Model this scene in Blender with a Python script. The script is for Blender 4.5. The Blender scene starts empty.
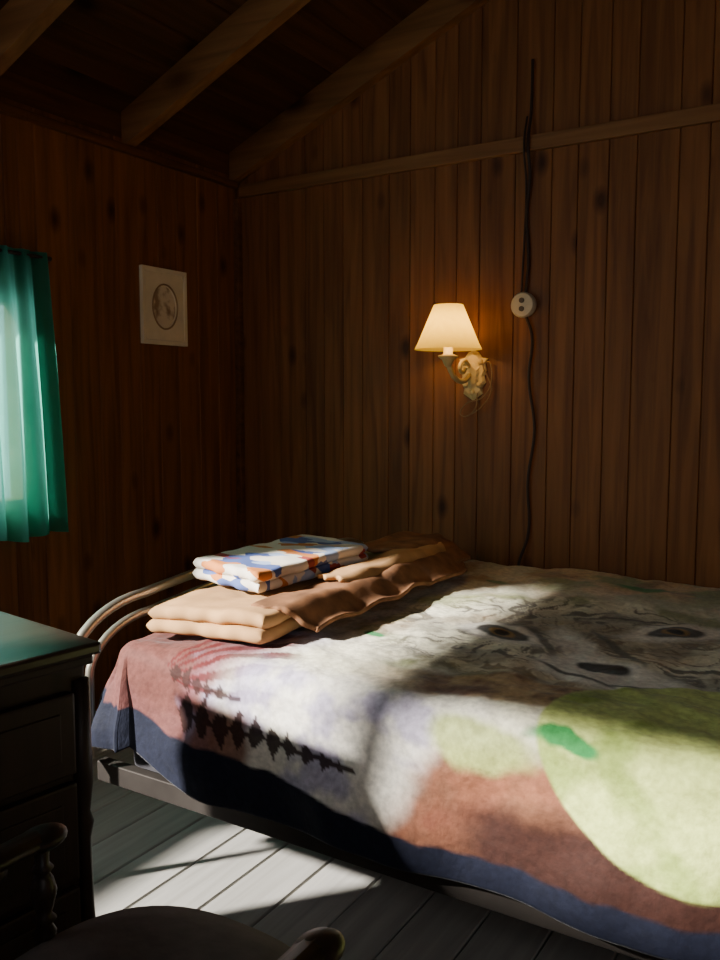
import bpy, bmesh, math, random
from mathutils import Vector, noise, Matrix
random.seed(7)
scene = bpy.context.scene

# ------------------------------------------------------------------ helpers
def lin(c):
    return tuple(((x/255.0)/12.92 if x/255.0 <= 0.04045 else ((x/255.0+0.055)/1.055)**2.4) for x in c)

def new_mat(name):
    m = bpy.data.materials.new(name); m.use_nodes = True
    nt = m.node_tree
    return m, nt, nt.nodes['Principled BSDF']

def simple(name, rgb, rough=0.6, metal=0.0, nscale=20, var=0.15, bump=0.0, spec=0.3):
    m, nt, b = new_mat(name)
    tc = nt.nodes.new('ShaderNodeTexCoord')
    n = nt.nodes.new('ShaderNodeTexNoise'); n.inputs['Scale'].default_value = nscale; n.inputs['Detail'].default_value = 4
    nt.links.new(tc.outputs['Object'], n.inputs['Vector'])
    r = nt.nodes.new('ShaderNodeValToRGB')
    c = lin(rgb)
    r.color_ramp.elements[0].position = 0.3; r.color_ramp.elements[1].position = 0.7
    r.color_ramp.elements[0].color = tuple(x*(1-var) for x in c)+(1,)
    r.color_ramp.elements[1].color = tuple(min(1, x*(1+var)) for x in c)+(1,)
    nt.links.new(n.outputs['Fac'], r.inputs['Fac'])
    nt.links.new(r.outputs['Color'], b.inputs['Base Color'])
    b.inputs['Roughness'].default_value = rough; b.inputs['Metallic'].default_value = metal
    b.inputs['Specular IOR Level'].default_value = spec
    if bump:
        bp = nt.nodes.new('ShaderNodeBump'); bp.inputs['Strength'].default_value = bump; bp.inputs['Distance'].default_value = 0.004
        nt.links.new(n.outputs['Fac'], bp.inputs['Height']); nt.links.new(bp.outputs['Normal'], b.inputs['Normal'])
    return m

def wood(name, dark, light, axis='Z', knots=True, rough=0.5, knotscale=5.0, spec=0.3, pervar=0.5):
    m, nt, b = new_mat(name)
    N = nt.nodes.new; L = nt.links.new
    tc = N('ShaderNodeTexCoord'); geo = N('ShaderNodeNewGeometry')
    off = N('ShaderNodeVectorMath'); off.operation = 'SCALE'
    comb = N('ShaderNodeCombineXYZ')
    for i in range(3): L(geo.outputs['Random Per Island'], comb.inputs[i])
    L(comb.outputs[0], off.inputs[0]); off.inputs['Scale'].default_value = 13.0
    add = N('ShaderNodeVectorMath'); L(tc.outputs['Object'], add.inputs[0]); L(off.outputs[0], add.inputs[1])
    mp = N('ShaderNodeMapping'); L(add.outputs[0], mp.inputs['Vector'])
    s = {'X': (0.8, 14, 14), 'Y': (14, 0.8, 14), 'Z': (14, 14, 0.8)}[axis]
    mp.inputs['Scale'].default_value = s
    n1 = N('ShaderNodeTexNoise'); n1.inputs['Scale'].default_value = 2.2; n1.inputs['Detail'].default_value = 6; n1.inputs['Distortion'].default_value = 0.6
    L(mp.outputs[0], n1.inputs['Vector'])
    r = N('ShaderNodeValToRGB')
    r.color_ramp.elements[0].position = 0.25; r.color_ramp.elements[1].position = 0.75
    r.color_ramp.elements[0].color = lin(dark)+(1,); r.color_ramp.elements[1].color = lin(light)+(1,)
    L(n1.outputs['Fac'], r.inputs['Fac'])
    mr = N('ShaderNodeMapRange'); mr.inputs['To Min'].default_value = 1-pervar*0.7; mr.inputs['To Max'].default_value = 1+pervar*0.35
    L(geo.outputs['Random Per Island'], mr.inputs['Value'])
    mul = N('ShaderNodeVectorMath'); mul.operation = 'SCALE'
    L(r.outputs['Color'], mul.inputs[0]); L(mr.outputs[0], mul.inputs['Scale'])
    out = mul.outputs[0]
    if knots:
        mp2 = N('ShaderNodeMapping'); L(add.outputs[0], mp2.inputs['Vector'])
        k = knotscale
        mp2.inputs['Scale'].default_value = {'X': (k*0.55, k, k), 'Y': (k, k*0.55, k), 'Z': (k, k, k*0.55)}[axis]
        v = N('ShaderNodeTexVoronoi'); v.inputs['Scale'].default_value = 1.0
        L(mp2.outputs[0], v.inputs['Vector'])
        kr = N('ShaderNodeValToRGB')
        kr.color_ramp.elements[0].position = 0.06; kr.color_ramp.elements[0].color = (0.25, 0.18, 0.14, 1)
        kr.color_ramp.elements[1].position = 0.21; kr.color_ramp.elements[1].color = (1, 1, 1, 1)
        L(v.outputs['Distance'], kr.inputs['Fac'])
        mm = N('ShaderNodeVectorMath'); mm.operation = 'MULTIPLY'
        L(out, mm.inputs[0]); L(kr.outputs['Color'], mm.inputs[1]); out = mm.outputs[0]
    L(out, b.inputs['Base Color'])
    b.inputs['Roughness'].default_value = rough; b.inputs['Specular IOR Level'].default_value = spec
    bp = N('ShaderNodeBump'); bp.inputs['Strength'].default_value = 0.12; bp.inputs['Distance'].default_value = 0.003
    L(n1.outputs['Fac'], bp.inputs['Height']); L(bp.outputs['Normal'], b.inputs['Normal'])
    return m

def obj_from_bm(bm, name, mat, smooth=False, parent=None):
    me = bpy.data.meshes.new(name)
    bmesh.ops.recalc_face_normals(bm, faces=bm.faces[:])
    bm.to_mesh(me); bm.free()
    if smooth:
        for p in me.polygons: p.use_smooth = True
    o = bpy.data.objects.new(name, me); scene.collection.objects.link(o)
    if mat: me.materials.append(mat)
    if parent: o.parent = parent
    return o

def empty(name):
    e = bpy.data.objects.new(name, None); scene.collection.objects.link(e)
    e.empty_display_size = 0.1
    return e

def add_box(bm, x0, x1, y0, y1, z0, z1, bevel=0.0):
    vs = [bm.verts.new((x, y, z)) for x in (x0, x1) for y in (y0, y1) for z in (z0, z1)]
    idx = [(0, 1, 3, 2), (4, 6, 7, 5), (0, 4, 5, 1), (2, 3, 7, 6), (0, 2, 6, 4), (1, 5, 7, 3)]
    fs = [bm.faces.new([vs[i] for i in f]) for f in idx]
    if bevel:
        es = list({e for f in fs for e in f.edges})
        bmesh.ops.bevel(bm, geom=es, offset=bevel, segments=2, affect='EDGES', profile=0.6)

def box(name, x0, x1, y0, y1, z0, z1, mat, bevel=0.0, parent=None):
    bm = bmesh.new(); add_box(bm, x0, x1, y0, y1, z0, z1, bevel)
    return obj_from_bm(bm, name, mat, parent=parent)

def lathe(bm, profile, center, axis='Z', seg=24, tilt=None):
    rings = []
    for r, h in profile:
        ring = []
        for i in range(seg):
            a = 2*math.pi*i/seg
            p = Vector((r*math.cos(a), r*math.sin(a), h))
            if axis == 'Y': p = Vector((p.x, p.z, p.y))
            if axis == 'X': p = Vector((p.z, p.x, p.y))
            if tilt is not None: p = tilt @ p
            ring.append(bm.verts.new(p+Vector(center)))
        rings.append(ring)
    for a, b in zip(rings[:-1], rings[1:]):
        for i in range(seg):
            bm.faces.new((a[i], a[(i+1) % seg], b[(i+1) % seg], b[i]))
    bm.faces.new(rings[0]); bm.faces.new(rings[-1])

def tube(name, pts, rad, mat, parent=None, cyclic=False, bezier=False):
    cu = bpy.data.curves.new(name, 'CURVE'); cu.dimensions = '3D'; cu.bevel_depth = rad; cu.bevel_resolution = 4
    cu.use_fill_caps = True; cu.resolution_u = 8
    if bezier:
        sp = cu.splines.new('BEZIER'); sp.bezier_points.add(len(pts)-1)
        for p, q in zip(sp.bezier_points, pts):
            p.co = q; p.handle_left_type = p.handle_right_type = 'AUTO'
    else:
        sp = cu.splines.new('POLY'); sp.points.add(len(pts)-1)
        for p, q in zip(sp.points, pts): p.co = (*q, 1)
    sp.use_cyclic_u = cyclic
    o = bpy.data.objects.new(name, cu); scene.collection.objects.link(o); cu.materials.append(mat)
    dg = bpy.context.evaluated_depsgraph_get()
    me = bpy.data.meshes.new_from_object(o.evaluated_get(dg)); me.name = name
    for p in me.polygons: p.use_smooth = True
    bpy.data.objects.remove(o)
    o = bpy.data.objects.new(name, me); scene.collection.objects.link(o)
    if not me.materials: me.materials.append(mat)
    if parent: o.parent = parent
    return o

# ------------------------------------------------------------------ materials
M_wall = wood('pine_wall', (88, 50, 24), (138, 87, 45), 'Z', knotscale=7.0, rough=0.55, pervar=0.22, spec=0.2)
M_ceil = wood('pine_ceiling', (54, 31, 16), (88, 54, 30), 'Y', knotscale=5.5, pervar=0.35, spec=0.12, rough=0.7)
M_raft = wood('pine_rafter', (100, 64, 34), (140, 96, 56), 'X', knotscale=4, pervar=0.2, spec=0.2)
M_trimY = wood('pine_trim', (70, 40, 20), (112, 69, 35), 'Y', knots=False, spec=0.2)
M_floor = wood('painted_floor', (142, 139, 133), (178, 174, 166), 'Y', knots=False, rough=0.38, pervar=0.2, spec=0.4)
M_dark = wood('dark_walnut', (24, 17, 14), (44, 32, 25), 'Z', knots=False, rough=0.5, pervar=0.1, spec=0.25)
M_darktop = wood('dark_lacquer_top', (34, 27, 22), (54, 41, 32), 'Y', knots=False, rough=0.33, spec=0.45, pervar=0.1)
M_chair = wood('chair_wood', (24, 18, 15), (42, 31, 24), 'Z', knots=False, rough=0.45, pervar=0.1, spec=0.25)
M_cush = simple('chair_cushion_cloth', (70, 63, 59), 0.9, nscale=40, bump=0.3)
M_metal = simple('bed_tube_metal', (176, 168, 152), 0.33, 0.85, 8, 0.15)
M_rail = simple('bed_rail_metal', (60, 55, 51), 0.5, 0.6, 10, 0.2)
M_tick = simple('mattress_ticking', (150, 145, 138), 0.9)
M_box = simple('box_spring_cloth', (60, 58, 62), 0.9)
M_white = simple('white_frame', (222, 206, 172), 0.6, nscale=12, var=0.06)
M_cream = simple('sconce_cream', (188, 160, 108), 0.5, nscale=30, var=0.12, bump=0.3)
M_plastic = simple('outlet_plastic', (172, 160, 136), 0.4, var=0.08)
M_black = simple('cord_brown', (48, 30, 20), 0.6)
M_hole = simple('outlet_socket', (80, 66, 52), 0.6)
M_cordw = simple('cord_cream', (120, 92, 60), 0.6)
M_wframe = simple('window_frame_paint', (150, 120, 84), 0.5)

# ------------------------------------------------------------------ room
W, D = 4.4, 3.3
ZP, SL = 2.09, 0.42
RX = W/2
def roof(x):
    x = min(max(x, 0.0), W)
    return ZP + SL*(x if x < RX else W-x)

def board_prism(bm, a0, a1, zb, zt0, zt1, mapf, th=0.02, ch=0.003):
    sec = [(a0+0.0006, ch), (a0+ch, 0), (a1-ch, 0), (a1-0.0006, ch), (a1-0.0006, th), (a0+0.0006, th)]
    def zt(a): return zt0+(zt1-zt0)*(a-a0)/(a1-a0)
    lo = [bm.verts.new(mapf(a, d, zb)) for a, d in sec]
    hi = [bm.verts.new(mapf(a, d, zt(a))) for a, d in sec]
    n = len(sec)
    for i in range(n): bm.faces.new((lo[i], lo[(i+1) % n], hi[(i+1) % n], hi[i]))
    bm.faces.new(lo); bm.faces.new(hi)

def make_wall(name, L, topf, mapf, holes=()):
    bm = bmesh.new(); a = 0.0
    cuts = [0.0]
    while a < L-0.001:
        w = random.choice([0.088, 0.1, 0.115, 0.128])
        a = min(L, a+w)
        if L-a < 0.05: a = L
        cuts.append(a)
    gable = name in ('wall_back', 'wall_front')
    hard = [L] + ([RX] if gable else []) + [h[i] for h in holes for i in (0, 1)]
    cuts = sorted(set(cuts+hard))
    cuts2 = [cuts[0]]
    for c in cuts[1:]:
        if c-cuts2[-1] > 0.02 or c in hard: cuts2.append(c)
    def find(m):
        for h in holes:
            if h[0] < m < h[1]: return h
    for a0, a1 in zip(cuts2[:-1], cuts2[1:]):
        if a1-a0 < 0.008: continue
        h = find((a0+a1)/2)
        if h:
            board_prism(bm, a0, a1, 0, h[2], h[2], mapf)
            board_prism(bm, a0, a1, h[3], topf(a0), topf(a1), mapf)
        else: board_prism(bm, a0, a1, 0, topf(a0), topf(a1), mapf)
    def slab(a0, a1, zb, zt0, zt1):
        v = [bm.verts.new(mapf(a, d, z)) for (a, z) in ((a0, zb), (a1, zb), (a1, zt1), (a0, zt0)) for d in (0.0205, 0.06)]
        for f in ((0, 2, 4, 6), (1, 3, 5, 7), (0, 1, 3, 2), (2, 3, 5, 4), (4, 5, 7, 6), (6, 7, 1, 0)):
            bm.faces.new([v[i] for i in f])
    segs = sorted(set([0]+hard))
    if gable:
        slab(-0.06, 0, 0, ZP+0.09, ZP+0.09); slab(L, L+0.06, 0, ZP+0.09, ZP+0.09)
    else:
        slab(-0.02, 0, 0, ZP, ZP); slab(L, L+0.02, 0, ZP, ZP)
    for a0, a1 in zip(segs[:-1], segs[1:]):
        h = find((a0+a1)/2)
        if h:
            slab(a0, a1, 0, h[2], h[2]); slab(a0, a1, h[3], topf(a0), topf(a1))
        else: slab(a0, a1, 0, topf(a0), topf(a1))
    return obj_from_bm(bm, name, M_wall)

WL = (1.05, 1.90, 0.84, 1.50)      # left wall window with curtain (along -Y)
WLB = (2.10, 3.265, 0.74, 2.00)    # unseen second left wall window, added to bring sun onto bed and stack
WF = (0.035, 0.94, 1.70, 2.065)    # unseen high front window (along X), added and sized to sun the right drape
WF2 = (2.75, 3.85, 0.95, 2.05)     # unseen large front wall window, added for ambient light in the room
make_wall('wall_back', W, roof, lambda a, d, z: (a, d, z))
make_wall('wall_left', D, lambda a: ZP, lambda a, d, z: (-d, -a, z), [WL, WLB])
make_wall('wall_right', D, lambda a: ZP, lambda a, d, z: (W+d, -a, z))
make_wall('wall_front', W, roof, lambda a, d, z: (a, -D-d, z), [WF, WF2])

# floor boards along Y
bm = bmesh.new(); x = 0.0
while x < W:
    x1 = min(W, x+0.145)
    ch = 0.003
    sec = [(x+0.002, -ch), (x+0.005, 0), (x1-0.005, 0), (x1-0.002, -ch), (x1-0.002, -0.03), (x+0.002, -0.03)]
    A = [bm.verts.new((a, 0, z)) for a, z in sec]; B = [bm.verts.new((a, -D, z)) for a, z in sec]
    for i in range(6): bm.faces.new((A[i], A[(i+1) % 6], B[(i+1) % 6], B[i]))
    bm.faces.new(A); bm.faces.new(B)
    x = x1
add_box(bm, -0.06, W+0.06, -D-0.06, 0.06, -0.09, -0.031)
obj_from_bm(bm, 'floor', M_floor)

# ceiling deck boards along Y
bm = bmesh.new()
for side in (0, 1):
    x = -0.06
    while x < RX-1e-4:
        x1 = min(RX, x+0.14)
        if RX-x1 < 0.04: x1 = RX
        def P(a, y, dz):
            xx = a if side == 0 else W-a
            return (xx, y, ZP+SL*a+dz+0.09)
        sec = [(x+0.001, 0.004), (x+0.005, 0), (x1-0.005, 0), (x1-0.001, 0.004), (x1-0.001, 0.02), (x+0.001, 0.02)]
        A = [bm.verts.new(P(a, 0.06, d)) for a, d in sec]; B = [bm.verts.new(P(a, -D-0.06, d)) for a, d in sec]
        for i in range(6): bm.faces.new((A[i], A[(i+1) % 6], B[(i+1) % 6], B[i]))
        bm.faces.new(A); bm.faces.new(B); x = x1
    v = [bm.verts.new(P(a, y, d)) for a in (-0.12, RX) for y in (0.1, -D-0.1) for d in (0.0205, 0.06)]
    for f in ((0, 1, 3, 2), (4, 5, 7, 6), (0, 1, 5, 4), (2, 3, 7, 6), (0, 2, 6, 4), (1, 3, 7, 5)):
        bm.faces.new([v[i] for i in f])
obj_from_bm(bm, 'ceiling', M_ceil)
def frieze(name, pts, thick_vec):
    bm = bmesh.new()
    A = [bm.verts.new(p) for p in pts]; B = [bm.verts.new(Vector(p)+Vector(thick_vec)) for p in pts]
    n = len(pts)
    for i in range(n): bm.faces.new((A[i], A[(i+1) % n], B[(i+1) % n], B[i]))
    bm.faces.new(A); bm.faces.new(B)
    return obj_from_bm(bm, name, M_trimY)
z0_, z1_ = ZP+.001, ZP+.085
frieze('trim_1', [(-0.005, 0, z0_), (-0.005, -D, z0_), (-0.005, -D, z1_), (-0.005, 0, z1_)], (-0.055, 0, 0))
frieze('trim_2', [(W+0.005, 0, z0_), (W+0.005, -D, z0_), (W+0.005, -D, z1_), (W+0.005, 0, z1_)], (0.055, 0, 0))
for nm, yy, tv in (('trim_3', 0.003, 0.055), ('trim_4', -D-0.003, -0.055)):
    frieze(nm, [(0, yy, roof(0)+.001), (RX, yy, roof(RX)+.001), (W, yy, roof(W)+.001), (W, yy, roof(W)+.085), (RX, yy, roof(RX)+.085), (0, yy, roof(0)+.085)], (0, tv, 0))

def rafter(y, w=0.045):
    bm = bmesh.new()
    for side in (0, 1):
        def P(a, yy, dz): return ((a if side == 0 else W-a), yy, ZP+SL*a+dz)
        v = [bm.verts.new(P(a, yy, dz)) for a in (0.0, RX) for yy in (y-w/2, y+w/2) for dz in (-0.03, 0.089)]
        for f in ((0, 1, 3, 2), (4, 5, 7, 6), (0, 1, 5, 4), (2, 3, 7, 6), (0, 2, 6, 4), (1, 3, 7, 5)):
            bm.faces.new([v[i] for i in f])
    return obj_from_bm(bm, 'rafter', M_raft)
for y in (-0.024, -0.60, -1.20, -1.80, -2.40, -3.0): rafter(y)
box('trim_5', 0.03, W-0.002, -0.022, -0.001, 2.005, 2.055, M_raft, 0.003)
box('trim_6', 0.001, 0.03, -D+0.04, -0.024, 2.040, 2.065, M_trimY, 0.003)
box('trim_7', 0.001, 0.028, -0.028, -0.001, 0.0, 2.0, M_trimY, 0.004)
box('baseboard_left', 0.001, 0.016, -D+0.002, -0.03, 0.0, 0.09, M_trimY, 0.003)
box('baseboard_back', 0.03, W-0.002, -0.016, -0.001, 0.0, 0.09, M_raft, 0.003)

# ------------------------------------------------------------------ windows
mg, nt, b = new_mat('window_glass')
nt.nodes.remove(b)
tr = nt.nodes.new('ShaderNodeBsdfTransparent'); gl = nt.nodes.new('ShaderNodeBsdfGlossy'); gl.inputs['Roughness'].default_value = 0.03
mx = nt.nodes.new('ShaderNodeMixShader'); mx.inputs[0].default_value = 0.04
nt.links.new(tr.outputs[0], mx.inputs[1]); nt.links.new(gl.outputs[0], mx.inputs[2])
nt.links.new(mx.outputs[0], nt.nodes['Material Output'].inputs['Surface'])

def window(name, hole, mapf, vm, c=0.05, mid=True, t=0.025):
    e = empty(name)
    a0, a1, z0, z1 = hole
    def bx(nm, A0, A1, d0, d1, Z0, Z1, mat=M_wframe, bev=0.003):
        p = mapf(A0, d0, Z0); q = mapf(A1, d1, Z1)
        lo = [min(p[i], q[i]) for i in range(3)]; hi = [max(p[i], q[i]) for i in range(3)]
        box(nm, lo[0], hi[0], lo[1], hi[1], lo[2], hi[2], mat, bev, e)
    bx('jamb_1', a0, a0+t, -0.002, 0.062, z0, z1); bx('jamb_2', a1-t, a1, -0.002, 0.062, z0, z1)
    bx('head', a0+t, a1-t, -0.002, 0.062, z1-t, z1); bx('sill', a0+t, a1-t, -0.002, 0.062, z0, z0+t)
    bx('casing_1', a0-c, a0-0.001, -0.016, -0.001, z0-c, z1+c, bev=0.002); bx('casing_2', a1+0.001, a1+c, -0.016, -0.001, z0-c, z1+c, bev=0.002)
    bx('casing_3', a0, a1, -0.016, -0.001, z1+0.001, z1+c, bev=0.002); bx('casing_4', a0, a1, -0.024, -0.001, z0-c, z0-0.001, bev=0.002)
    m = (a0+a1)/2
    if mid: bx('muntin_1', m-0.011, m+0.011, 0.02, 0.045, z0+t, z1-t)
    if vm:
        zc = (z0+z1)/2; bx('muntin_2', a0+t, a1-t, 0.022, 0.043, zc-0.011, zc+0.011)
    bx('glass', a0+t, a1-t, 0.030, 0.033, z0+t, z1-t, mg, 0)
LM = lambda a, d, z: (-d, -a, z)
FM = lambda a, d, z: (a, -D-d, z)
window('window_1', WL, LM, False)
window('added_window_2', WLB, LM, False, 0.015, False, 0.012)
window('added_window_3', WF, FM, False, 0.015, False, 0.012)
window('added_window_4', WF2, FM, True)

# curtain on window_1
mc, nt, b = new_mat('teal_curtain')
nt.nodes.remove(b)
tcn = nt.nodes.new('ShaderNodeTexCoord'); nz = nt.nodes.new('ShaderNodeTexNoise'); nz.inputs['Scale'].default_value = 6
nt.links.new(tcn.outputs['Object'], nz.inputs['Vector'])
rp = nt.nodes.new('ShaderNodeValToRGB'); rp.color_ramp.elements[0].color = lin((30, 100, 84))+(1,); rp.color_ramp.elements[1].color = lin((46, 124, 104))+(1,)
nt.links.new(nz.outputs['Fac'], rp.inputs['Fac'])
rp2 = nt.nodes.new('ShaderNodeValToRGB'); rp2.color_ramp.elements[0].color = lin((84, 186, 162))+(1,); rp2.color_ramp.elements[1].color = lin((124, 216, 194))+(1,)
nt.links.new(nz.outputs['Fac'], rp2.inputs['Fac'])
df = nt.nodes.new('ShaderNodeBsdfDiffuse'); tl = nt.nodes.new('ShaderNodeBsdfTranslucent')
nt.links.new(rp.outputs['Color'], df.inputs['Color']); nt.links.new(rp2.outputs['Color'], tl.inputs['Color'])
mx = nt.nodes.new('ShaderNodeMixShader'); mx.inputs[0].default_value = 0.5
nt.links.new(df.outputs[0], mx.inputs[1]); nt.links.new(tl.outputs[0], mx.inputs[2])
tp = nt.nodes.new('ShaderNodeBsdfTransparent'); tp.inputs['Color'].default_value = (0.62, 1, 0.92, 1)
mx2 = nt.nodes.new('ShaderNodeMixShader'); mx2.inputs[0].default_value = 0.10
nt.links.new(mx.outputs[0], mx2.inputs[1]); nt.links.new(tp.outputs[0], mx2.inputs[2])
nt.links.new(mx2.outputs[0], nt.nodes['Material Output'].inputs['Surface'])
cur = empty('curtain')
bm = bmesh.new()
NA, NZ = 220, 40
grid = []
for i in range(NA+1):
    a = 0.0 + i/NA; row = []
    for j in range(NZ+1):
        v = j/NZ
        z = 1.635 - 0.885*v + 0.008*math.sin(a*30)*v
        y = -(1.0 - 0.035*v + a*1.0)
        amp = 0.010+0.018*v
        ph = a*2*math.pi*13 + 1.2*math.sin(a*9)+0.6*math.sin(v*3+a*5)
        x = 0.058 + amp*math.sin(ph) + 0.004*math.sin(ph*2.3)
        y += 0.006*math.cos(ph)*v
        row.append(bm.verts.new((x, y, z)))
    grid.append(row)
for i in range(NA):
    for j in range(NZ): bm.faces.new((grid[i][j], grid[i+1][j], grid[i+1][j+1], grid[i][j+1]))
obj_from_bm(bm, 'curtain_fabric', mc, True, cur)
tube('curtain_rod', [(0.058, -0.985, 1.62), (0.058, -2.04, 1.62)], 0.006, M_rail, cur)
for y in (-0.99, -2.03):
    box('rod_bracket', 0.001, 0.06, y-0.006, y+0.006, 1.613, 1.627, M_rail, 0.001, cur)

# ------------------------------------------------------------------ bed
BX0, BX1, BY0, BY1, BT = 0.775, 2.70, -1.43, -0.05, 0.60
bed = empty('bed')
def arch(x, z_top, yL, yR, zdown, r, rc, name):
    pts = [(x, yL, zdown)]
    n = 10
    for i in range(n+1):
        t = i/n*math.pi/2
        pts.append((x, yL+rc*(1-math.cos(t)), z_top-0.03-rc*0.62+rc*0.62*math.sin(t)))
    m = 12
    for i in range(1, m):
        u = i/m
        pts.append((x, (yL+rc)+(yR-yL-2*rc)*u, z_top-0.03+0.03*math.sin(math.pi*u)))
    for i in range(n+1):
        t = math.pi/2*(1-i/n)
        pts.append((x, yR-rc*(1-math.cos(t)), z_top-0.03-rc*0.62+rc*0.62*math.sin(t)))
    pts.append((x, yR, zdown))
    tube(name, pts, r, M_metal, bed)
arch(0.69, 0.705, -1.48, -0.05, 0.0, 0.013, 0.24, 'headboard_tube_outer')
arch(0.69, 0.655, -1.42, -0.11, 0.30, 0.011, 0.20, 'headboard_tube_inner')
tube('headboard_crossbar', [(0.69, -1.47, 0.31), (0.69, -0.06, 0.31)], 0.010, M_metal, bed)
for y in (-1.15, -0.95, -0.75, -0.55, -0.35):
    tube('headboard_spindle', [(0.69, y, 0.31), (0.69, y, 0.63)], 0.006, M_metal, bed)
box('side_rail', 0.69, 2.72, -1.405, -1.375, 0.235, 0.285, M_rail, 0.003, bed)
box('side_rail_wall', 0.69, 2.72, -0.12, -0.09, 0.235, 0.285, M_rail, 0.003, bed)
for x in (0.95, 1.75, 2.55): box('slat', x, x+0.05, -1.38, -0.11, 0.25, 0.275, M_rail, 0.002, bed)
for x in (2.66,):
    for y in (-1.36, -0.14): tube('leg', [(x, y, 0.0), (x, y, 0.25)], 0.016, M_rail, bed)
tube('leg_centre', [(1.78, -0.75, 0.0), (1.78, -0.75, 0.25)], 0.016, M_rail, bed)
box('box_spring', 0.80, 2.68, -1.395, -0.08, 0.288, 0.42, M_box, 0.02, bed)
box('mattress', 0.80, 2.68, -1.395, -0.08, 0.422, 0.575, M_tick, 0.04, bed)

# blanket ---------------------------------------------------------
def fb(x, y, z=0.0, sc=1.0, o=4):
    return noise.fractal(Vector((x*sc, y*sc, z)), 1.0, 2.0, o)
def n0(x, y, z, sc): return noise.noise(Vector((x*sc, y*sc, z)))
def ss(e0, e1, x):
    t = max(0, min(1, (x-e0)/(e1-e0))); return t*t*(3-2*t)
def mixc(a, b, t): return tuple(a[i]+(b[i]-a[i])*t for i in range(3))
C = {k: lin(v) for k, v in dict(
    cream=(220, 213, 186), white=(226, 219, 206), grey=(92, 86, 76), dark=(26, 20, 18), olive=(112, 120, 66),
    brown=(104, 58, 34), rust=(116, 62, 36), maroon=(86, 26, 26), lav=(150, 140, 178), navy=(22, 25, 39),
    moon=(184, 194, 112), moon2=(138, 154, 76), green=(22, 122, 60), dkbrown=(46, 25, 20), tan=(184, 148, 102),
    mauve=(118, 62, 74)).items()}
def blanket_color(X, s):
    wx = X + 0.035*fb(X, s, 3.1, 5); ws = s + 0.035*fb(X, s, 9.7, 5)
    vx = X + 0.012*fb(X, s, 3.1, 7); vs = s + 0.012*fb(X, s, 9.7, 7)
    c = mixc(C['cream'], C['white'], ss(-0.2, 0.5, fb(X, s, 1.0, 4)))
    far = ss(0.55, 0.18, ws)
    fc = mixc(C['olive'], C['tan'], ss(-0.2, 0.35, fb(X, s, 5.0, 7)))
    fc = mixc(fc, C['brown'], 0.7*ss(0.05, 0.45, fb(X, s, 8.0, 9)))
    c = mixc(c, fc, 0.85*far)
    # tan and olive brush between stack and face
    lf = ss(1.50, 1.28, wx)*ss(1.10, 0.95, ws)
    c = mixc(c, mixc(C['cream'], C['tan'], ss(-0.2, 0.3, fb(X, s, 15.0, 6))), 0.7*lf)
    dx, dy = wx-1.72, ws-0.84
    r = math.hypot(dx/0.52, dy/0.42)
    face = ss(1.12, 0.85, r)
    ang = math.atan2(dy, dx) + 0.9*fb(X, s, 21.0, 3.2)
    strand = noise.fractal(Vector((math.cos(ang)*8, math.sin(ang)*8, r*3.2+4)), 0.8, 2.0, 5)
    fcol = mixc(C['cream'], C['grey'], 0.9*ss(0.02, 0.35, strand))
    fcol = mixc(fcol, C['tan'], 0.45*ss(-0.1, 0.4, fb(X, s, 2.2, 3)))
    fcol = mixc(fcol, C['grey'], 0.5*ss(0.2, 0.5, fb(X, s, 14.2, 8)))
    c = mixc(c, fcol, face)
    rim = math.exp(-((r-1.0)/0.12)**2)
    c = mixc(c, C['olive'], 0.75*rim*ss(-0.3, 0.3, fb(X, s, 6.6, 8)))
    def ell(cx, cy, a, b_, rot=0.0, e=0.35, fine=True):
        ca, sa = math.cos(rot), math.sin(rot)
        px, py = (vx, vs) if fine else (wx, ws)
        ux, uy = (px-cx)*ca+(py-cy)*sa, -(px-cx)*sa+(py-cy)*ca
        d = math.hypot(ux/a, uy/b_)
        return ss(1+e, 1-e, d)
    c = mixc(c, C['grey'], 0.55*ell(1.70, 0.70, 0.26, 0.16, -0.6, 0.5, False))
    for ex, ey, er in ((1.54, 0.87, 0.5), (1.90, 0.64, -0.9)):
        c = mixc(c, C['white'], 0.9*ell(ex, ey, 0.14, 0.075, er, 0.25))
        c = mixc(c, C['dark'], 0.9*ell(ex, ey, 0.082, 0.042, er, 0.15))
        c = mixc(c, lin((150, 116, 60)), 0.9*ell(ex, ey, 0.036, 0.026, er, 0.15))
        c = mixc(c, C['dark'], 0.97*ell(ex, ey, 0.020, 0.020, er, 0.2))
    c = mixc(c, C['white'], 0.8*ell(1.74, 0.90, 0.045, 0.19, -0.55, 0.4))
    c = mixc(c, C['grey'], 0.9*ell(1.67, 0.92, 0.012, 0.17, -0.5, 0.4))
    c = mixc(c, C['grey'], 0.9*ell(1.81, 0.84, 0.012, 0.16, -0.6, 0.4))
    c = mixc(c, C['white'], 0.9*ell(1.85, 1.07, 0.17, 0.10, 0.3, 0.2))
    c = mixc(c, C['dark'], 0.95*ell(1.83, 1.01, 0.062, 0.036, 0.3, 0.15))
    c = mixc(c, C['dark'], 0.85*ell(1.79, 1.10, 0.11, 0.009, 0.5, 0.4))
    c = mixc(c, C['dark'], 0.85*ell(1.94, 1.12, 0.08, 0.009, -0.35, 0.4))
    band = ss(0.08, 0.05, abs(ws-(1.28-0.12*(wx-1.7)))) * ss(1.36, 1.58, wx)
    c = mixc(c, mixc(C['brown'], C['tan'], ss(-0.3, 0.4, fb(X, s, 4, 10))), 0.9*band)
    hs = ss(1.26, 1.06, wx+0.25*(ws-1.4))*ss(1.0, 1.18, ws)
    hc = mixc(C['mauve'], C['lav'], ss(-0.15, 0.35, fb(X, s, 7.7, 9)))
    hc = mixc(hc, C['maroon'], ss(1.10, 1.0, wx+0.06*fb(X, s, 1.7, 12)))
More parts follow.
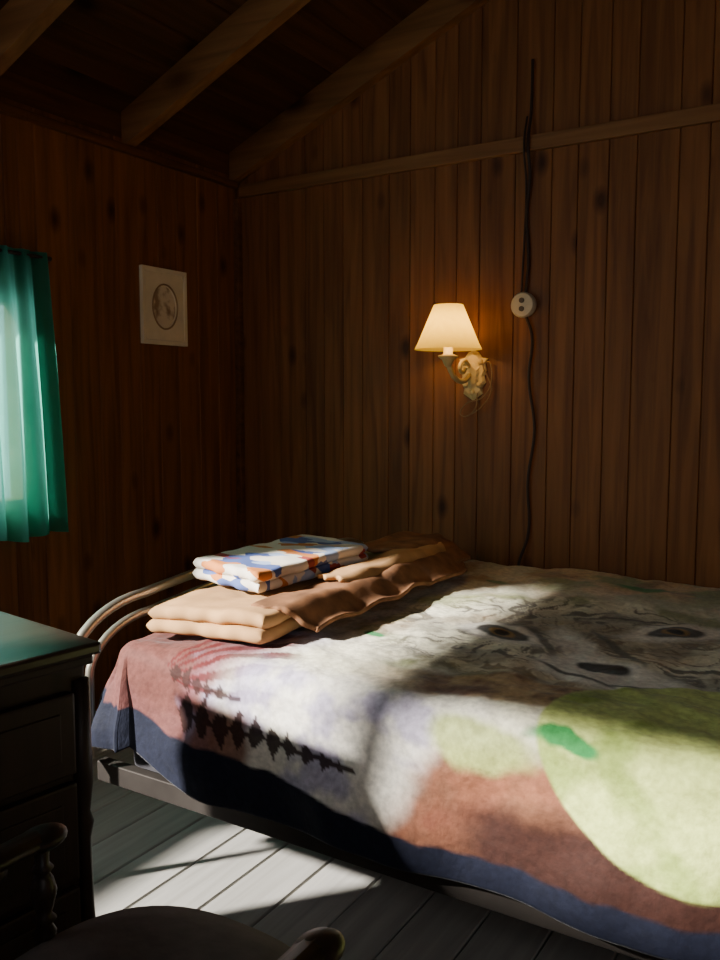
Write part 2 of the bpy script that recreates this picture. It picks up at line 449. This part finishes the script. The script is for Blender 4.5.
    c = mixc(c, hc, 0.95*hs)
    fx, fy = X-0.95, s-1.47
    fa = math.atan2(-fy, fx); fr = math.hypot(fx, fy)
    if 0.03 < fr < 0.36 and -0.15 < fa < 1.4:
        st = 0.5+0.5*math.cos(fa*26 + 2*fb(X, s, 3, 5))
        c = mixc(c, C['maroon'], 0.9*ss(0.45, 0.6, st)*ss(0.36, 0.30, fr)*ss(-0.15, 0.0, fa))
    vv = ss(1.32, 1.42, ws)*ss(1.08, 1.2, wx)*ss(1.80, 1.6, wx)
    c = mixc(c, mixc(C['white'], C['lav'], 0.8*ss(-0.05, 0.4, fb(X, s, 2.9, 8))), 0.85*vv)
    rs = ss(1.56, 1.64, wx+0.7*(ws-1.55))*ss(1.44, 1.50, ws)
    c = mixc(c, mixc(C['rust'], C['brown'], ss(-0.3, 0.3, fb(X, s, 2.1, 9))), 0.96*rs)
    rs2 = ss(0.09, 0.05, abs(wx-1.12))*ss(1.50, 1.54, ws)
    c = mixc(c, C['rust'], 0.85*rs2)
    dk_shade = ss(1.55, 1.60, ws)*ss(1.60, 1.76, wx)  # dark brown lower right drape; its unlit shade is painted into the colour
    c = mixc(c, C['dkbrown'], 0.97*dk_shade)
    def pine(x0, L_, s0, H, nb):
        tx = (X-x0)/L_
        if not (0.0 < tx < 1.0): return 0.0
        d = abs(s-s0-0.03*tx)
        env = H*(1-tx)**0.75
        ph = (tx*nb - d/H*0.9) % 1.0
        tooth = env*(1-ph)*(0.75+0.5*fb(X, s, 1, 30))
        return 1.0 if (d < 0.0045 or d < tooth) else 0.0
    c = mixc(c, C['dkbrown'], 0.92*pine(1.00, 0.47, 1.540, 0.085, 10))
    c = mixc(c, C['dkbrown'], 0.85*pine(0.97, 0.20, 1.450, 0.05, 6))
    c = mixc(c, mixc(C['olive'], C['moon'], 0.5), 0.9*ell(1.73, 1.46, 0.10, 0.05, 0.2, 0.25, False))
    c = mixc(c, C['green'], 0.95*ell(1.28, 1.05, 0.030, 0.018, 0.4, 0.2))
    c = mixc(c, C['green'], 0.8*ell(1.72, 0.20, 0.07, 0.03, 0.1, 0.3, False))
    c = mixc(c, C['green'], 0.6*ell(1.30, 0.30, 0.05, 0.02, 0.1, 0.3, False))
    d = math.hypot((wx*0.2+X*0.8)-2.09, (ws*0.2+s*0.8)-1.35)
    mc_ = mixc(C['moon'], C['moon2'], ss(-0.1, 0.5, fb(X, s, 12.1, 7)))
    c = mixc(c, mc_, ss(0.282, 0.274, d))
    c = mixc(c, C['green'], 0.95*ell(1.87, 1.425, 0.062, 0.024, 0.0, 0.2, False))
    edge = 1.60 + 0.075*ss(0.95, 1.7, X) + 0.01*n0(X, s, 2, 18)
    nb = ss(edge-0.004, edge+0.004, s)
    nb = max(nb, ss(BX0-0.13, BX0-0.14, X))
    c = mixc(c, C['navy'], nb)
    return c

def drape_pos(gx, gy):
    r = 0.055
    x = min(max(gx, BX0+r), BX1-r)
    y = max(gy, BY0+r)
    ox = gx-x; oy = gy-y
    o = max(abs(ox), abs(oy))
    bump = 0.012*n0(gx, gy, 0.3, 3.5)+0.008*n0(gx, gy, 5.3, 9)+0.0045*fb(gx, gy, 1.3, 16, 3)
    sag = -0.012*math.exp(-((gx-1.75)/0.5)**2-((gy+0.8)/0.4)**2)
    z = BT + bump + sag + 0.012
    if o <= 1e-6: return Vector((x, y, z))
    L = math.hypot(ox, oy); nx, ny = ox/L, oy/L
    q = r*math.pi/2
    if o < q: e = r*math.sin(o/r); dz = r*(1-math.cos(o/r))
    else: e = r; dz = r+(o-q)
    k = ss(0.0, 0.3, dz)
    tang = gx if abs(oy) > abs(ox) else gy
    wave = k*(0.016*math.sin(tang*13+1.0)+0.012*n0(tang, 0, 7.7, 6)) + 0.010*n0(gx, gy, 3.9, 9)*min(1, o/q)
    e += wave + 0.012*k
    if ox < 0 and oy < 0: e += 0.045*k
    dz *= 1-0.22*ss(1.10, 0.80, gx)
    zz = z-bump*k - dz
    return Vector((x+nx*e, y+ny*e, zz))
bm = bmesh.new(); step = 0.005
gx0, gx1 = BX0-0.26, BX1+0.26; gy0, gy1 = BY0-0.30, BY1+0.01
nx_ = int((gx1-gx0)/step); ny_ = int((gy1-gy0)/step)
cols = []; V = []
for i in range(nx_+1):
    row = []
    for j in range(ny_+1):
        gx = gx0+(gx1-gx0)*i/nx_; gy = gy1+(gy0-gy1)*j/ny_
        row.append(bm.verts.new(drape_pos(gx, gy))); cols.append(blanket_color(gx, -gy))
    V.append(row)
for i in range(nx_):
    for j in range(ny_): bm.faces.new((V[i][j], V[i+1][j], V[i+1][j+1], V[i][j+1]))
mb, nt, b = new_mat('plush_blanket')
at = nt.nodes.new('ShaderNodeAttribute'); at.attribute_name = 'Col'
tcn = nt.nodes.new('ShaderNodeTexCoord')
nz = nt.nodes.new('ShaderNodeTexNoise'); nz.inputs['Scale'].default_value = 70; nz.inputs['Detail'].default_value = 6
nt.links.new(tcn.outputs['Object'], nz.inputs['Vector'])
mr = nt.nodes.new('ShaderNodeMapRange'); mr.inputs['From Min'].default_value = 0.3; mr.inputs['From Max'].default_value = 0.7
mr.inputs['To Min'].default_value = 0.74; mr.inputs['To Max'].default_value = 1.12
nt.links.new(nz.outputs['Fac'], mr.inputs['Value'])
sc = nt.nodes.new('ShaderNodeVectorMath'); sc.operation = 'SCALE'
nt.links.new(at.outputs['Color'], sc.inputs[0]); nt.links.new(mr.outputs[0], sc.inputs['Scale'])
nt.links.new(sc.outputs[0], b.inputs['Base Color'])
b.inputs['Roughness'].default_value = 0.75; b.inputs['Specular IOR Level'].default_value = 0.15
b.inputs['Sheen Weight'].default_value = 0.12; b.inputs['Sheen Roughness'].default_value = 0.35
nz2 = nt.nodes.new('ShaderNodeTexNoise'); nz2.inputs['Scale'].default_value = 45; nz2.inputs['Detail'].default_value = 6
nt.links.new(tcn.outputs['Object'], nz2.inputs['Vector'])
bp = nt.nodes.new('ShaderNodeBump'); bp.inputs['Strength'].default_value = 0.5; bp.inputs['Distance'].default_value = 0.006
nt.links.new(nz2.outputs['Fac'], bp.inputs['Height']); nt.links.new(bp.outputs['Normal'], b.inputs['Normal'])
bl = obj_from_bm(bm, 'blanket', mb, True, bed)
ca = bl.data.color_attributes.new('Col', 'FLOAT_COLOR', 'POINT')
buf = []
for c in cols: buf += [c[0], c[1], c[2], 1.0]
ca.data.foreach_set('color', buf)
sol = bl.modifiers.new('thick', 'SOLIDIFY'); sol.thickness = 0.008; sol.offset = -1

# ------------------------------------------------------------------ folded fabrics
def folded(corners, z0, layers, lt, mat, seed, ruff=0.01, parent=None):
    A, B_, C_, D_ = [Vector(c) for c in corners]
    for k in range(layers):
        bm = bmesh.new(); nu, nv = 60, 80
        ins = 0.006*k + 0.008*random.random()
        top = []; bot = []
        for i in range(nu+1):
            rt, rb = [], []
            for j in range(nv+1):
                u = 0.5-0.5*math.cos(math.pi*i/nu); v = 0.5-0.5*math.cos(math.pi*j/nv)
                p = (A*(1-u)+B_*u)*(1-v)+(D_*(1-u)+C_*u)*v
                cen = (A+B_+C_+D_)/4
                p = p+(cen-p)*ins*1.5
                p = p+Vector((0.013*n0(v*3, k*3.3, seed, 2.0), 0.013*n0(u*3, k*5.1, seed+4, 2.0)))
                d = min(u, 1-u, 1.0)*((B_-A).length); d2 = min(v, 1-v)*((D_-A).length)
                h = lt/2
                rr = min(d, h)/h; rr2 = min(d2, h)/h
                hh = h*math.sqrt(max(0, 1-(1-rr)**2))*math.sqrt(max(0, 1-(1-rr2)**2))
                w = ruff*n0(p.x, p.y, seed, 7)+ruff*0.5*n0(p.x, p.y, seed+2, 18)
                zc = z0+lt*(k+0.5)+w*(k+1)/layers
                rt.append(bm.verts.new((p.x, p.y, zc+hh))); rb.append(bm.verts.new((p.x, p.y, zc-hh-0.0005)))
            top.append(rt); bot.append(rb)
        for i in range(nu):
            for j in range(nv):
                bm.faces.new((top[i][j], top[i+1][j], top[i+1][j+1], top[i][j+1]))
                bm.faces.new((bot[i][j], bot[i][j+1], bot[i+1][j+1], bot[i+1][j]))
        bmesh.ops.remove_doubles(bm, verts=bm.verts[:], dist=0.0006)
        obj_from_bm(bm, 'fold_%d' % (k+1), mat, True, parent)

M_tan = simple('tan_velour', (176, 134, 88), 0.9, nscale=14, var=0.2, bump=0.25)
M_tan2 = simple('brown_velour', (124, 84, 54), 0.9, nscale=18, var=0.4, bump=0.25)
tb = empty('folded_tan_blanket')
folded([(0.83, -1.37), (1.15, -1.33), (1.12, -0.34), (0.83, -0.30)], 0.624, 2, 0.034, M_tan, 3.0, 0.008, tb)
def flap(name, x0, x1, y0, y1, z0, mat, seed, parent, amp=0.02):
    bm = bmesh.new(); nu, nv = 50, 90; G = []
    for i in range(nu+1):
        r = []
        for j in range(nv+1):
            u, v = i/nu, j/nv
            yy0 = y0 + 0.07*(u**2) + 0.025*n0(u*3, 1.0, seed+7, 2)
            yy1 = y1 - 0.10*abs(u-0.4) + 0.03*n0(u*3, 4.0, seed+7, 2)
            x = x0+(x1-x0)*u + 0.03*n0(v, 0, seed, 4)*u; y = yy0+(yy1-yy0)*v
            z = z0 + amp*(abs(n0(x, y, seed, 5))*1.6) + 0.002*n0(x, y, seed+3, 22)
            z -= ss(0.5, 1.0, u)*0.05
            r.append(bm.verts.new((x, y, z)))
        G.append(r)
    for i in range(nu):
        for j in range(nv): bm.faces.new((G[i][j], G[i+1][j], G[i+1][j+1], G[i][j+1]))
    o = obj_from_bm(bm, name, mat, True, parent)
    s = o.modifiers.new('t', 'SOLIDIFY'); s.thickness = 0.012; s.offset = 0
    return o
flap('flap_lower', 1.075, 1.215, -1.27, -0.30, 0.692, M_tan2, 2.0, tb, 0.012)
flap('flap_middle', 1.065, 1.175, -0.98, -0.34, 0.711, M_tan, 5.0, tb, 0.010)
flap('flap_upper', 0.93, 1.19, -0.57, -0.22, 0.716, M_tan2, 8.0, tb, 0.018)

# patterned quilt
mq, nt, b = new_mat('patterned_quilt')
N = nt.nodes.new; L = nt.links.new
tcn = N('ShaderNodeTexCoord')
mp = N('ShaderNodeMapping'); mp.inputs['Rotation'].default_value = (0, 0, math.radians(25)); mp.inputs['Scale'].default_value = (10, 22, 22)
L(tcn.outputs['Object'], mp.inputs['Vector'])
vo = N('ShaderNodeTexVoronoi'); vo.distance = 'MANHATTAN'; vo.inputs['Scale'].default_value = 1.0; vo.inputs['Randomness'].default_value = 0.7
L(mp.outputs[0], vo.inputs['Vector'])
sp_ = N('ShaderNodeSeparateColor'); L(vo.outputs['Color'], sp_.inputs[0])
def ramp(sock, stops):
    r = N('ShaderNodeValToRGB'); r.color_ramp.interpolation = 'CONSTANT'
    els = r.color_ramp.elements
    els[0].position = stops[0][0]; els[0].color = lin(stops[0][1])+(1,)
    els[1].position = stops[1][0]; els[1].color = lin(stops[1][1])+(1,)
    for p, c in stops[2:]:
        e_ = els.new(p); e_.color = lin(c)+(1,)
    L(sock, r.inputs['Fac']); return r.outputs['Color']
cream = (216, 206, 190)
ra = ramp(sp_.outputs[0], [(0, cream), (0.42, (76, 94, 150)), (0.56, (214, 202, 184)), (0.68, (194, 116, 50)), (0.78, (150, 168, 202)), (0.88, (150, 56, 46)), (0.94, cream)])
L(ra, b.inputs['Base Color']); b.inputs['Roughness'].default_value = 0.85
ql = empty('folded_quilt')
folded([(0.76, -1.13), (1.04, -1.20), (1.045, -0.68), (0.76, -0.62)], 0.702, 2, 0.028, mq, 11.0, 0.006, ql)

# ------------------------------------------------------------------ wall sconce
sc_ = empty('wall_sconce')
SX, SY = 1.04, -0.15
bm = bmesh.new()
seg = 40
prof = [(0.115, 1.350), (0.104, 1.372), (0.050, 1.500)]
rings = [[bm.verts.new((SX+r*math.cos(2*math.pi*i/seg), SY+r*math.sin(2*math.pi*i/seg), z)) for i in range(seg)] for r, z in prof]
for a, c in zip(rings[:-1], rings[1:]):
    for i in range(seg): bm.faces.new((a[i], a[(i+1) % seg], c[(i+1) % seg], c[i]))
ms, nt, b = new_mat('lamp_shade_fabric')
nt.nodes.remove(b)
df = nt.nodes.new('ShaderNodeBsdfDiffuse'); tl = nt.nodes.new('ShaderNodeBsdfTranslucent')
tcn = nt.nodes.new('ShaderNodeTexCoord'); nz = nt.nodes.new('ShaderNodeTexNoise'); nz.inputs['Scale'].default_value = 60
nt.links.new(tcn.outputs['Object'], nz.inputs['Vector'])
rp = nt.nodes.new('ShaderNodeValToRGB'); rp.color_ramp.elements[0].color = lin((246, 214, 84))+(1,); rp.color_ramp.elements[1].color = lin((255, 230, 104))+(1,)
nt.links.new(nz.outputs['Fac'], rp.inputs['Fac'])
nt.links.new(rp.outputs['Color'], df.inputs['Color']); nt.links.new(rp.outputs['Color'], tl.inputs['Color'])
mx = nt.nodes.new('ShaderNodeMixShader'); mx.inputs[0].default_value = 0.7
nt.links.new(df.outputs[0], mx.inputs[1]); nt.links.new(tl.outputs[0], mx.inputs[2])
nt.links.new(mx.outputs[0], nt.nodes['Material Output'].inputs['Surface'])
sh = obj_from_bm(bm, 'shade', ms, True, sc_)
mbulb, nt, b = new_mat('bulb_glow'); b.inputs['Base Color'].default_value = (1, .8, .5, 1)
b.inputs['Emission Color'].default_value = (1, 0.70, 0.28, 1); b.inputs['Emission Strength'].default_value = 8
bm = bmesh.new(); lathe(bm, [(0.004, 1.385), (0.013, 1.39), (0.014, 1.41), (0.024, 1.43), (0.026, 1.445), (0.018, 1.463), (0.004, 1.47)], (SX, SY, 0), seg=20)
bulb = obj_from_bm(bm, 'bulb', mbulb, True, sc_)
bm = bmesh.new(); lathe(bm, [(0.004, 1.29), (0.012, 1.295), (0.020, 1.315), (0.034, 1.325), (0.034, 1.330), (0.016, 1.334), (0.015, 1.383), (0.006, 1.385)], (SX, SY, 0), seg=24)
obj_from_bm(bm, 'socket_cup', M_cream, True, sc_)
tube('arm', [(SX+0.02, -0.012, 1.27), (SX+0.018, -0.06, 1.245), (SX+0.01, -0.115, 1.255), (SX, SY, 1.30)], 0.009, M_cream, sc_, bezier=True)
tube('arm_scroll', [(SX+0.02, -0.02, 1.30), (SX+0.018, -0.06, 1.315), (SX+0.014, -0.085, 1.29), (SX+0.016, -0.06, 1.275), (SX+0.018, -0.048, 1.29)], 0.007, M_cream, sc_, bezier=True)
bm = bmesh.new()
outl = [(0, -0.085), (0.018, -0.072), (0.034, -0.060), (0.030, -0.040), (0.044, -0.020), (0.038, 0.0), (0.046, 0.022), (0.040, 0.045), (0.050, 0.062), (0.030, 0.066), (0.018, 0.084), (0, 0.094)]
full = outl+[(-x, z) for x, z in outl[-2:0:-1]]
cx, cz = SX+0.03, 1.262
rings = []
for sc1, dep in ((1.0, -0.001), (1.0, -0.006), (0.8, -0.014), (0.55, -0.013), (0.35, -0.020)):
    rings.append([bm.verts.new((cx+x*sc1*1.1, dep, cz+z*sc1)) for x, z in full])
n = len(full)
for a, c in zip(rings[:-1], rings[1:]):
    for i in range(n): bm.faces.new((a[i], a[(i+1) % n], c[(i+1) % n], c[i]))
bm.faces.new(rings[0]); bm.faces.new(rings[-1])
obj_from_bm(bm, 'back_plate', M_cream, False, sc_)
for (dx, dz) in ((-0.03, 0.05), (0.03, 0.05), (0, -0.055), (-0.025, -0.03), (0.025, -0.03)):
    bm = bmesh.new(); bmesh.ops.create_uvsphere(bm, u_segments=12, v_segments=8, radius=0.011, matrix=Matrix.Translation((cx+dx, -0.012, cz+dz)))
    obj_from_bm(bm, 'rosette', M_cream, True, sc_)
tube('lamp_cord', [(cx+0.02, -0.012, cz-0.06), (cx+0.015, -0.03, cz-0.12), (cx-0.035, -0.03, cz-0.135), (cx-0.02, -0.03, cz-0.10), (cx+0.05, -0.025, cz-0.07), (cx+0.075, -0.018, cz+0.0), (cx+0.055, -0.018, cz+0.05), (cx+0.075, -0.02, cz-0.05), (cx+0.04, -0.03, cz-0.11), (cx-0.01, -0.03, cz-0.14)], 0.0022, M_cordw, sc_, bezier=True)
ld = bpy.data.lights.new('sconce_bulb_light', 'POINT'); ld.energy = 4.2; ld.color = (1.0, 0.64, 0.22); ld.shadow_soft_size = 0.028
lo = bpy.data.objects.new('sconce_bulb_light', ld); lo.location = (SX, SY, 1.41); scene.collection.objects.link(lo); lo.parent = sc_

# ------------------------------------------------------------------ outlet + cords
ob = empty('wall_outlet')
OX, OZ = 1.256, 1.50
bm = bmesh.new(); lathe(bm, [(0.030, 0.0), (0.042, -0.002), (0.043, -0.020), (0.038, -0.030), (0.010, -0.032)], (OX, -0.001, OZ), axis='Y', seg=32)
obj_from_bm(bm, 'outlet_body', M_plastic, False, ob)
for dz in (0.014, -0.014):
    bm = bmesh.new(); lathe(bm, [(0.003, 0), (0.009, 0), (0.009, -0.005), (0.003, -0.005)], (OX, -0.0315, OZ+dz), axis='Y', seg=16)
    obj_from_bm(bm, 'socket', M_hole, False, ob)
tube('cable_up', [(OX+0.005, -0.010, OZ+0.035), (OX+0.012, -0.008, 1.65), (OX+0.004, -0.008, 1.80), (OX+0.014, -0.012, 1.93), (OX+0.012, -0.030, 2.03), (OX+0.014, -0.012, 2.13), (OX+0.016, -0.010, 2.30)], 0.0050, M_black, ob, bezier=True)
tube('cable_up_twin', [(OX-0.010, -0.010, OZ+0.035), (OX-0.004, -0.008, 1.70), (OX+0.000, -0.008, 1.9), (OX-0.002, -0.030, 2.03), (OX+0.000, -0.010, 2.12)], 0.0035, M_black, ob, bezier=True)
tube('cable_down', [(OX+0.008, -0.015, OZ-0.035), (OX+0.03, -0.012, 1.40), (OX+0.022, -0.010, 1.25), (OX+0.045, -0.010, 1.08), (OX+0.025, -0.010, 0.9), (OX+0.03, -0.010, 0.72), (OX+0.0, -0.022, 0.60), (OX, -0.022, 0.3)], 0.005, M_black, ob, bezier=True)

# ------------------------------------------------------------------ framed picture
pf = empty('picture_frame')
def ring_frame(bm, y0, y1, z0, z1, w, x0, x1):
    add_box(bm, x0, x1, y0, y1, z0, z0+w, 0.002); add_box(bm, x0, x1, y0, y1, z1-w, z1, 0.002)
    add_box(bm, x0, x1, y0, y0+w, z0+w, z1-w, 0.002); add_box(bm, x0, x1, y1-w, y1, z0+w, z1-w, 0.002)
bm = bmesh.new(); ring_frame(bm, -0.556, -0.325, 1.385, 1.665, 0.016, 0.001, 0.017)
obj_from_bm(bm, 'frame', M_white, False, pf)
bm = bmesh.new(); seg = 48; cy, cz2 = -0.4405, 1.525
inner, inner2, outer = [], [], []
for i in range(seg):
    a = 2*math.pi*i/seg; c, s = math.cos(a), math.sin(a)
    inner.append(bm.verts.new((0.013, cy+0.062*c, cz2+0.080*s))); inner2.append(bm.verts.new((0.008, cy+0.059*c, cz2+0.077*s)))
    k = min(0.0995/max(abs(c), 1e-6), 0.1235/max(abs(s), 1e-6))
    outer.append(bm.verts.new((0.013, cy+k*c, cz2+k*s)))
for i in range(seg):
    j = (i+1) % seg
    bm.faces.new((outer[i], outer[j], inner[j], inner[i])); bm.faces.new((inner[i], inner[j], inner2[j], inner2[i]))
obj_from_bm(bm, 'oval_mat', simple('mat_board', (222, 206, 172), 0.8, var=0.06), False, pf)
mp_, nt, b = new_mat('floral_print')
tcn = nt.nodes.new('ShaderNodeTexCoord'); vo = nt.nodes.new('ShaderNodeTexNoise'); vo.inputs['Scale'].default_value = 22; vo.inputs['Detail'].default_value = 3
nt.links.new(tcn.outputs['Object'], vo.inputs['Vector'])
rp = nt.nodes.new('ShaderNodeValToRGB'); rp.color_ramp.elements[0].color = lin((150, 122, 90))+(1,); rp.color_ramp.elements[1].color = lin((216, 200, 168))+(1,)
rp.color_ramp.elements[0].position = 0.36; rp.color_ramp.elements[1].position = 0.52
nt.links.new(vo.outputs['Fac'], rp.inputs['Fac']); nt.links.new(rp.outputs['Color'], b.inputs['Base Color'])
box('print', 0.003, 0.007, cy-0.098, cy+0.098, cz2-0.122, cz2+0.122, mp_, 0, pf)
tube('oval_rim', [(0.014, cy+0.064*math.cos(2*math.pi*i/48), cz2+0.082*math.sin(2*math.pi*i/48)) for i in range(48)], 0.0032, simple('rim_tan', (150, 122, 84), 0.6), pf, cyclic=True)

# ------------------------------------------------------------------ dresser
dr = empty('dresser')
dr.location = (1.170, -1.80, 0); dr.rotation_euler = (0, 0, math.radians(-8))
DX0, DX1, DY0, DY1, DZ = -0.425, 0.0, -0.85, 0.0, 0.755
box('body', DX0+0.015, DX1-0.025, DY0+0.02, DY1-0.02, 0.08, DZ-0.03, M_dark, 0.004, dr)
box('top', DX0, DX1, DY0, DY1, DZ-0.022, DZ, M_darktop, 0.006, dr)
box('moulding', DX0+0.008, DX1-0.012, DY0+0.01, DY1-0.01, DZ-0.040, DZ-0.023, M_dark, 0.004, dr)
box('plinth', DX0+0.01, DX1-0.01, DY0+0.012, DY1-0.012, 0.055, 0.11, M_dark, 0.006, dr)
for (x, y) in ((DX0+0.05, DY0+0.05), (DX1-0.05, DY0+0.05), (DX0+0.05, DY1-0.05), (DX1-0.05, DY1-0.05)):
    bm = bmesh.new(); lathe(bm, [(0.014, 0.0), (0.022, 0.01), (0.030, 0.03), (0.026, 0.05), (0.018, 0.056)], (x, y, 0), seg=20)
    obj_from_bm(bm, 'bun_foot', M_dark, True, dr)
rows = [(0.53, 0.675), (0.34, 0.515), (0.135, 0.325)]
for r, (z0, z1) in enumerate(rows):
    halves = [(DY0+0.05, (DY0+DY1)/2-0.01), ((DY0+DY1)/2+0.01, DY1-0.05)] if r == 0 else [(DY0+0.05, DY1-0.05)]
    for (a, c) in halves:
        box('drawer_front', DX1-0.026, DX1-0.008, a, c, z0, z1, M_dark, 0.005, dr)
        box('drawer_panel', DX1-0.009, DX1-0.004, a+0.03, c-0.03, z0+0.03, z1-0.03, M_dark, 0.002, dr)
        ks = [(a+c)/2] if r == 0 else [a+0.16, c-0.16]
        for ky in ks:
            bm = bmesh.new(); lathe(bm, [(0.006, 0), (0.006, 0.012), (0.014, 0.018), (0.015, 0.025), (0.005, 0.030)], (DX1-0.005, ky, (z0+z1)/2), axis='X', seg=20)
            obj_from_bm(bm, 'knob', M_rail, True, dr)
bm = bmesh.new()
lathe(bm, [(0.016, 0.11), (0.018, 0.14), (0.012, 0.15), (0.019, 0.19), (0.014, 0.28), (0.012, 0.40), (0.018, 0.43), (0.012, 0.45), (0.018, 0.50), (0.016, 0.69)], (DX1-0.026, DY1-0.03, 0), seg=18)
obj_from_bm(bm, 'corner_post', M_dark, True, dr)

# ------------------------------------------------------------------ captain's armchair
ch = empty('captains_chair')
CX, CY = 1.63, -2.175
AZ = 0.612
bm = bmesh.new(); seg = 64; rings = []
def seat_r(a):
    c, s = abs(math.cos(a)), abs(math.sin(a))
    return 0.235/((c**2.6+s**2.6)**(1/2.6))
for k, (sc1, z) in enumerate([(0.90, 0.405), (0.97, 0.410), (1.0, 0.425), (0.985, 0.442), (0.93, 0.447)]):
    rings.append([bm.verts.new((CX+sc1*seat_r(2*math.pi*i/seg)*math.cos(2*math.pi*i/seg), CY+sc1*seat_r(2*math.pi*i/seg)*math.sin(2*math.pi*i/seg), z)) for i in range(seg)])
for a, c in zip(rings[:-1], rings[1:]):
    for i in range(seg): bm.faces.new((a[i], a[(i+1) % seg], c[(i+1) % seg], c[i]))
bm.faces.new(rings[0]); bm.faces.new(rings[-1])
obj_from_bm(bm, 'seat', M_chair, True, ch)
bm = bmesh.new(); rings = []
for k, (sc1, z) in enumerate([(0.80, 0.448), (0.88, 0.455), (0.90, 0.468), (0.85, 0.484), (0.65, 0.498), (0.35, 0.504), (0.08, 0.503)]):
    rings.append([bm.verts.new((CX+sc1*seat_r(2*math.pi*i/seg)*math.cos(2*math.pi*i/seg), CY+sc1*seat_r(2*math.pi*i/seg)*math.sin(2*math.pi*i/seg), z)) for i in range(seg)])
for a, c in zip(rings[:-1], rings[1:]):
    for i in range(seg): bm.faces.new((a[i], a[(i+1) % seg], c[(i+1) % seg], c[i]))
bm.faces.new(rings[0]); bm.faces.new(rings[-1])
obj_from_bm(bm, 'cushion', M_cush, True, ch)
def turned(name, p0, p1, rbase=0.014):
    p0, p1 = Vector(p0), Vector(p1); Ln = (p1-p0).length
    q = (p1-p0).to_track_quat('Z', 'Y').to_matrix()
    pr = [(0.6, 0), (0.75, 0.06), (0.95, 0.18), (1.25, 0.30), (0.8, 0.36), (1.3, 0.40), (0.8, 0.44), (1.1, 0.52), (1.45, 0.62), (1.1, 0.72), (0.75, 0.76), (1.2, 0.80), (0.75, 0.84), (0.8, 0.94), (0.65, 1.0)]
    bm = bmesh.new(); lathe(bm, [(r*rbase, h*Ln) for r, h in pr], p0, seg=18, tilt=q)
    obj_from_bm(bm, name, M_chair, True, ch)
for sx_, sy_ in ((1, 1), (-1, 1), (1, -1), (-1, -1)):
    turned('leg', (CX+sx_*0.20, CY+sy_*0.20, 0.0), (CX+sx_*0.155, CY+sy_*0.15, 0.41), 0.017)
for s_ in (1, -1): tube('stretcher', [(CX+s_*0.183, CY-0.18, 0.16), (CX+s_*0.183, CY+0.18, 0.16)], 0.009, M_chair, ch)
tube('stretcher_cross', [(CX-0.18, CY, 0.16), (CX+0.18, CY, 0.16)], 0.009, M_chair, ch)
path = [(CX-0.215, CY+0.05)]
for i in range(25):
    a = math.pi+math.pi*i/24
    path.append((CX+0.215*math.cos(a), CY-0.04+0.215*math.sin(a)))
path.append((CX+0.215, CY+0.05))
bm = bmesh.new(); prev = None; first = None
P = [Vector(p) for p in path]
for i, p in enumerate(P):
    t = (P[min(i+1, len(P)-1)]-P[max(i-1, 0)]).normalized(); nn = Vector((t.y, -t.x))
    sec = []
    for k in range(12):
        a = 2*math.pi*k/12
        q = p+nn*0.022*math.cos(a); sec.append(bm.verts.new((q.x, q.y, AZ+0.012*math.sin(a))))
    if prev:
        for k in range(12): bm.faces.new((prev[k], prev[(k+1) % 12], sec[(k+1) % 12], sec[k]))
    else: first = sec
    prev = sec
bm.faces.new(first); bm.faces.new(prev)
obj_from_bm(bm, 'arm_rail', M_chair, True, ch)
for s_ in (1, -1):
    bm = bmesh.new(); bmesh.ops.create_uvsphere(bm, u_segments=24, v_segments=14, radius=1.0, matrix=Matrix.Translation((CX+s_*0.215, CY+0.052, AZ-0.002)) @ Matrix.Diagonal((0.026, 0.036, 0.014, 1)))
    obj_from_bm(bm, 'hand_rest', M_chair, True, ch)
    turned('arm_spindle', (CX+s_*0.205, CY+0.045, 0.44), (CX+s_*0.213, CY+0.05, AZ-0.006), 0.012)
for i in range(1, 10):
    a = math.pi+math.pi*i/10
    turned('back_spindle', (CX+0.195*math.cos(a), CY-0.02+0.195*math.sin(a), 0.44), (CX+0.212*math.cos(a), CY-0.04+0.212*math.sin(a), AZ-0.006), 0.009)

# ------------------------------------------------------------------ light
w = bpy.data.worlds.new('World'); scene.world = w; w.use_nodes = True
bg = w.node_tree.nodes['Background']
bg.inputs['Color'].default_value = (0.92, 0.96, 1.0, 1); bg.inputs['Strength'].default_value = 4.0
sd = bpy.data.lights.new('sun', 'SUN'); sd.energy = 27; sd.angle = math.radians(3.2); sd.color = (1.0, 0.96, 0.90)
so = bpy.data.objects.new('sun', sd); scene.collection.objects.link(so)
so.rotation_euler = Vector((0.49, 0.61, -0.46)).to_track_quat('-Z', 'Y').to_euler(); so.location = (-5, -7, 5)
def portal(name, loc, sx, sy, d):
    l = bpy.data.lights.new(name, 'AREA'); l.shape = 'RECTANGLE'; l.size = sx; l.size_y = sy; l.cycles.is_portal = True
    o = bpy.data.objects.new(name, l); scene.collection.objects.link(o); o.location = loc
    o.rotation_euler = Vector(d).to_track_quat('-Z', 'Z').to_euler()
for nm, h in (('portal_left', WL), ('portal_left_b', WLB)):
    portal(nm, (-0.07, -(h[0]+h[1])/2, (h[2]+h[3])/2), h[1]-h[0], h[3]-h[2], (1, 0, 0))
for nm, h in (('portal_front', WF), ('portal_front_b', WF2)):
    portal(nm, ((h[0]+h[1])/2, -D-0.07, (h[2]+h[3])/2), h[1]-h[0], h[3]-h[2], (0, 1, 0))

# ------------------------------------------------------------------ camera
cd = bpy.data.cameras.new('Camera'); cam = bpy.data.objects.new('Camera', cd); scene.collection.objects.link(cam)
cd.sensor_fit = 'VERTICAL'; cd.sensor_height = 36; cd.sensor_width = 27; cd.lens = 31.9; cd.clip_start = 0.02
cam.location = (2.314, -2.804, 1.17)
cam.rotation_euler = (math.radians(84.8), 0, math.radians(31.5))
scene.camera = cam
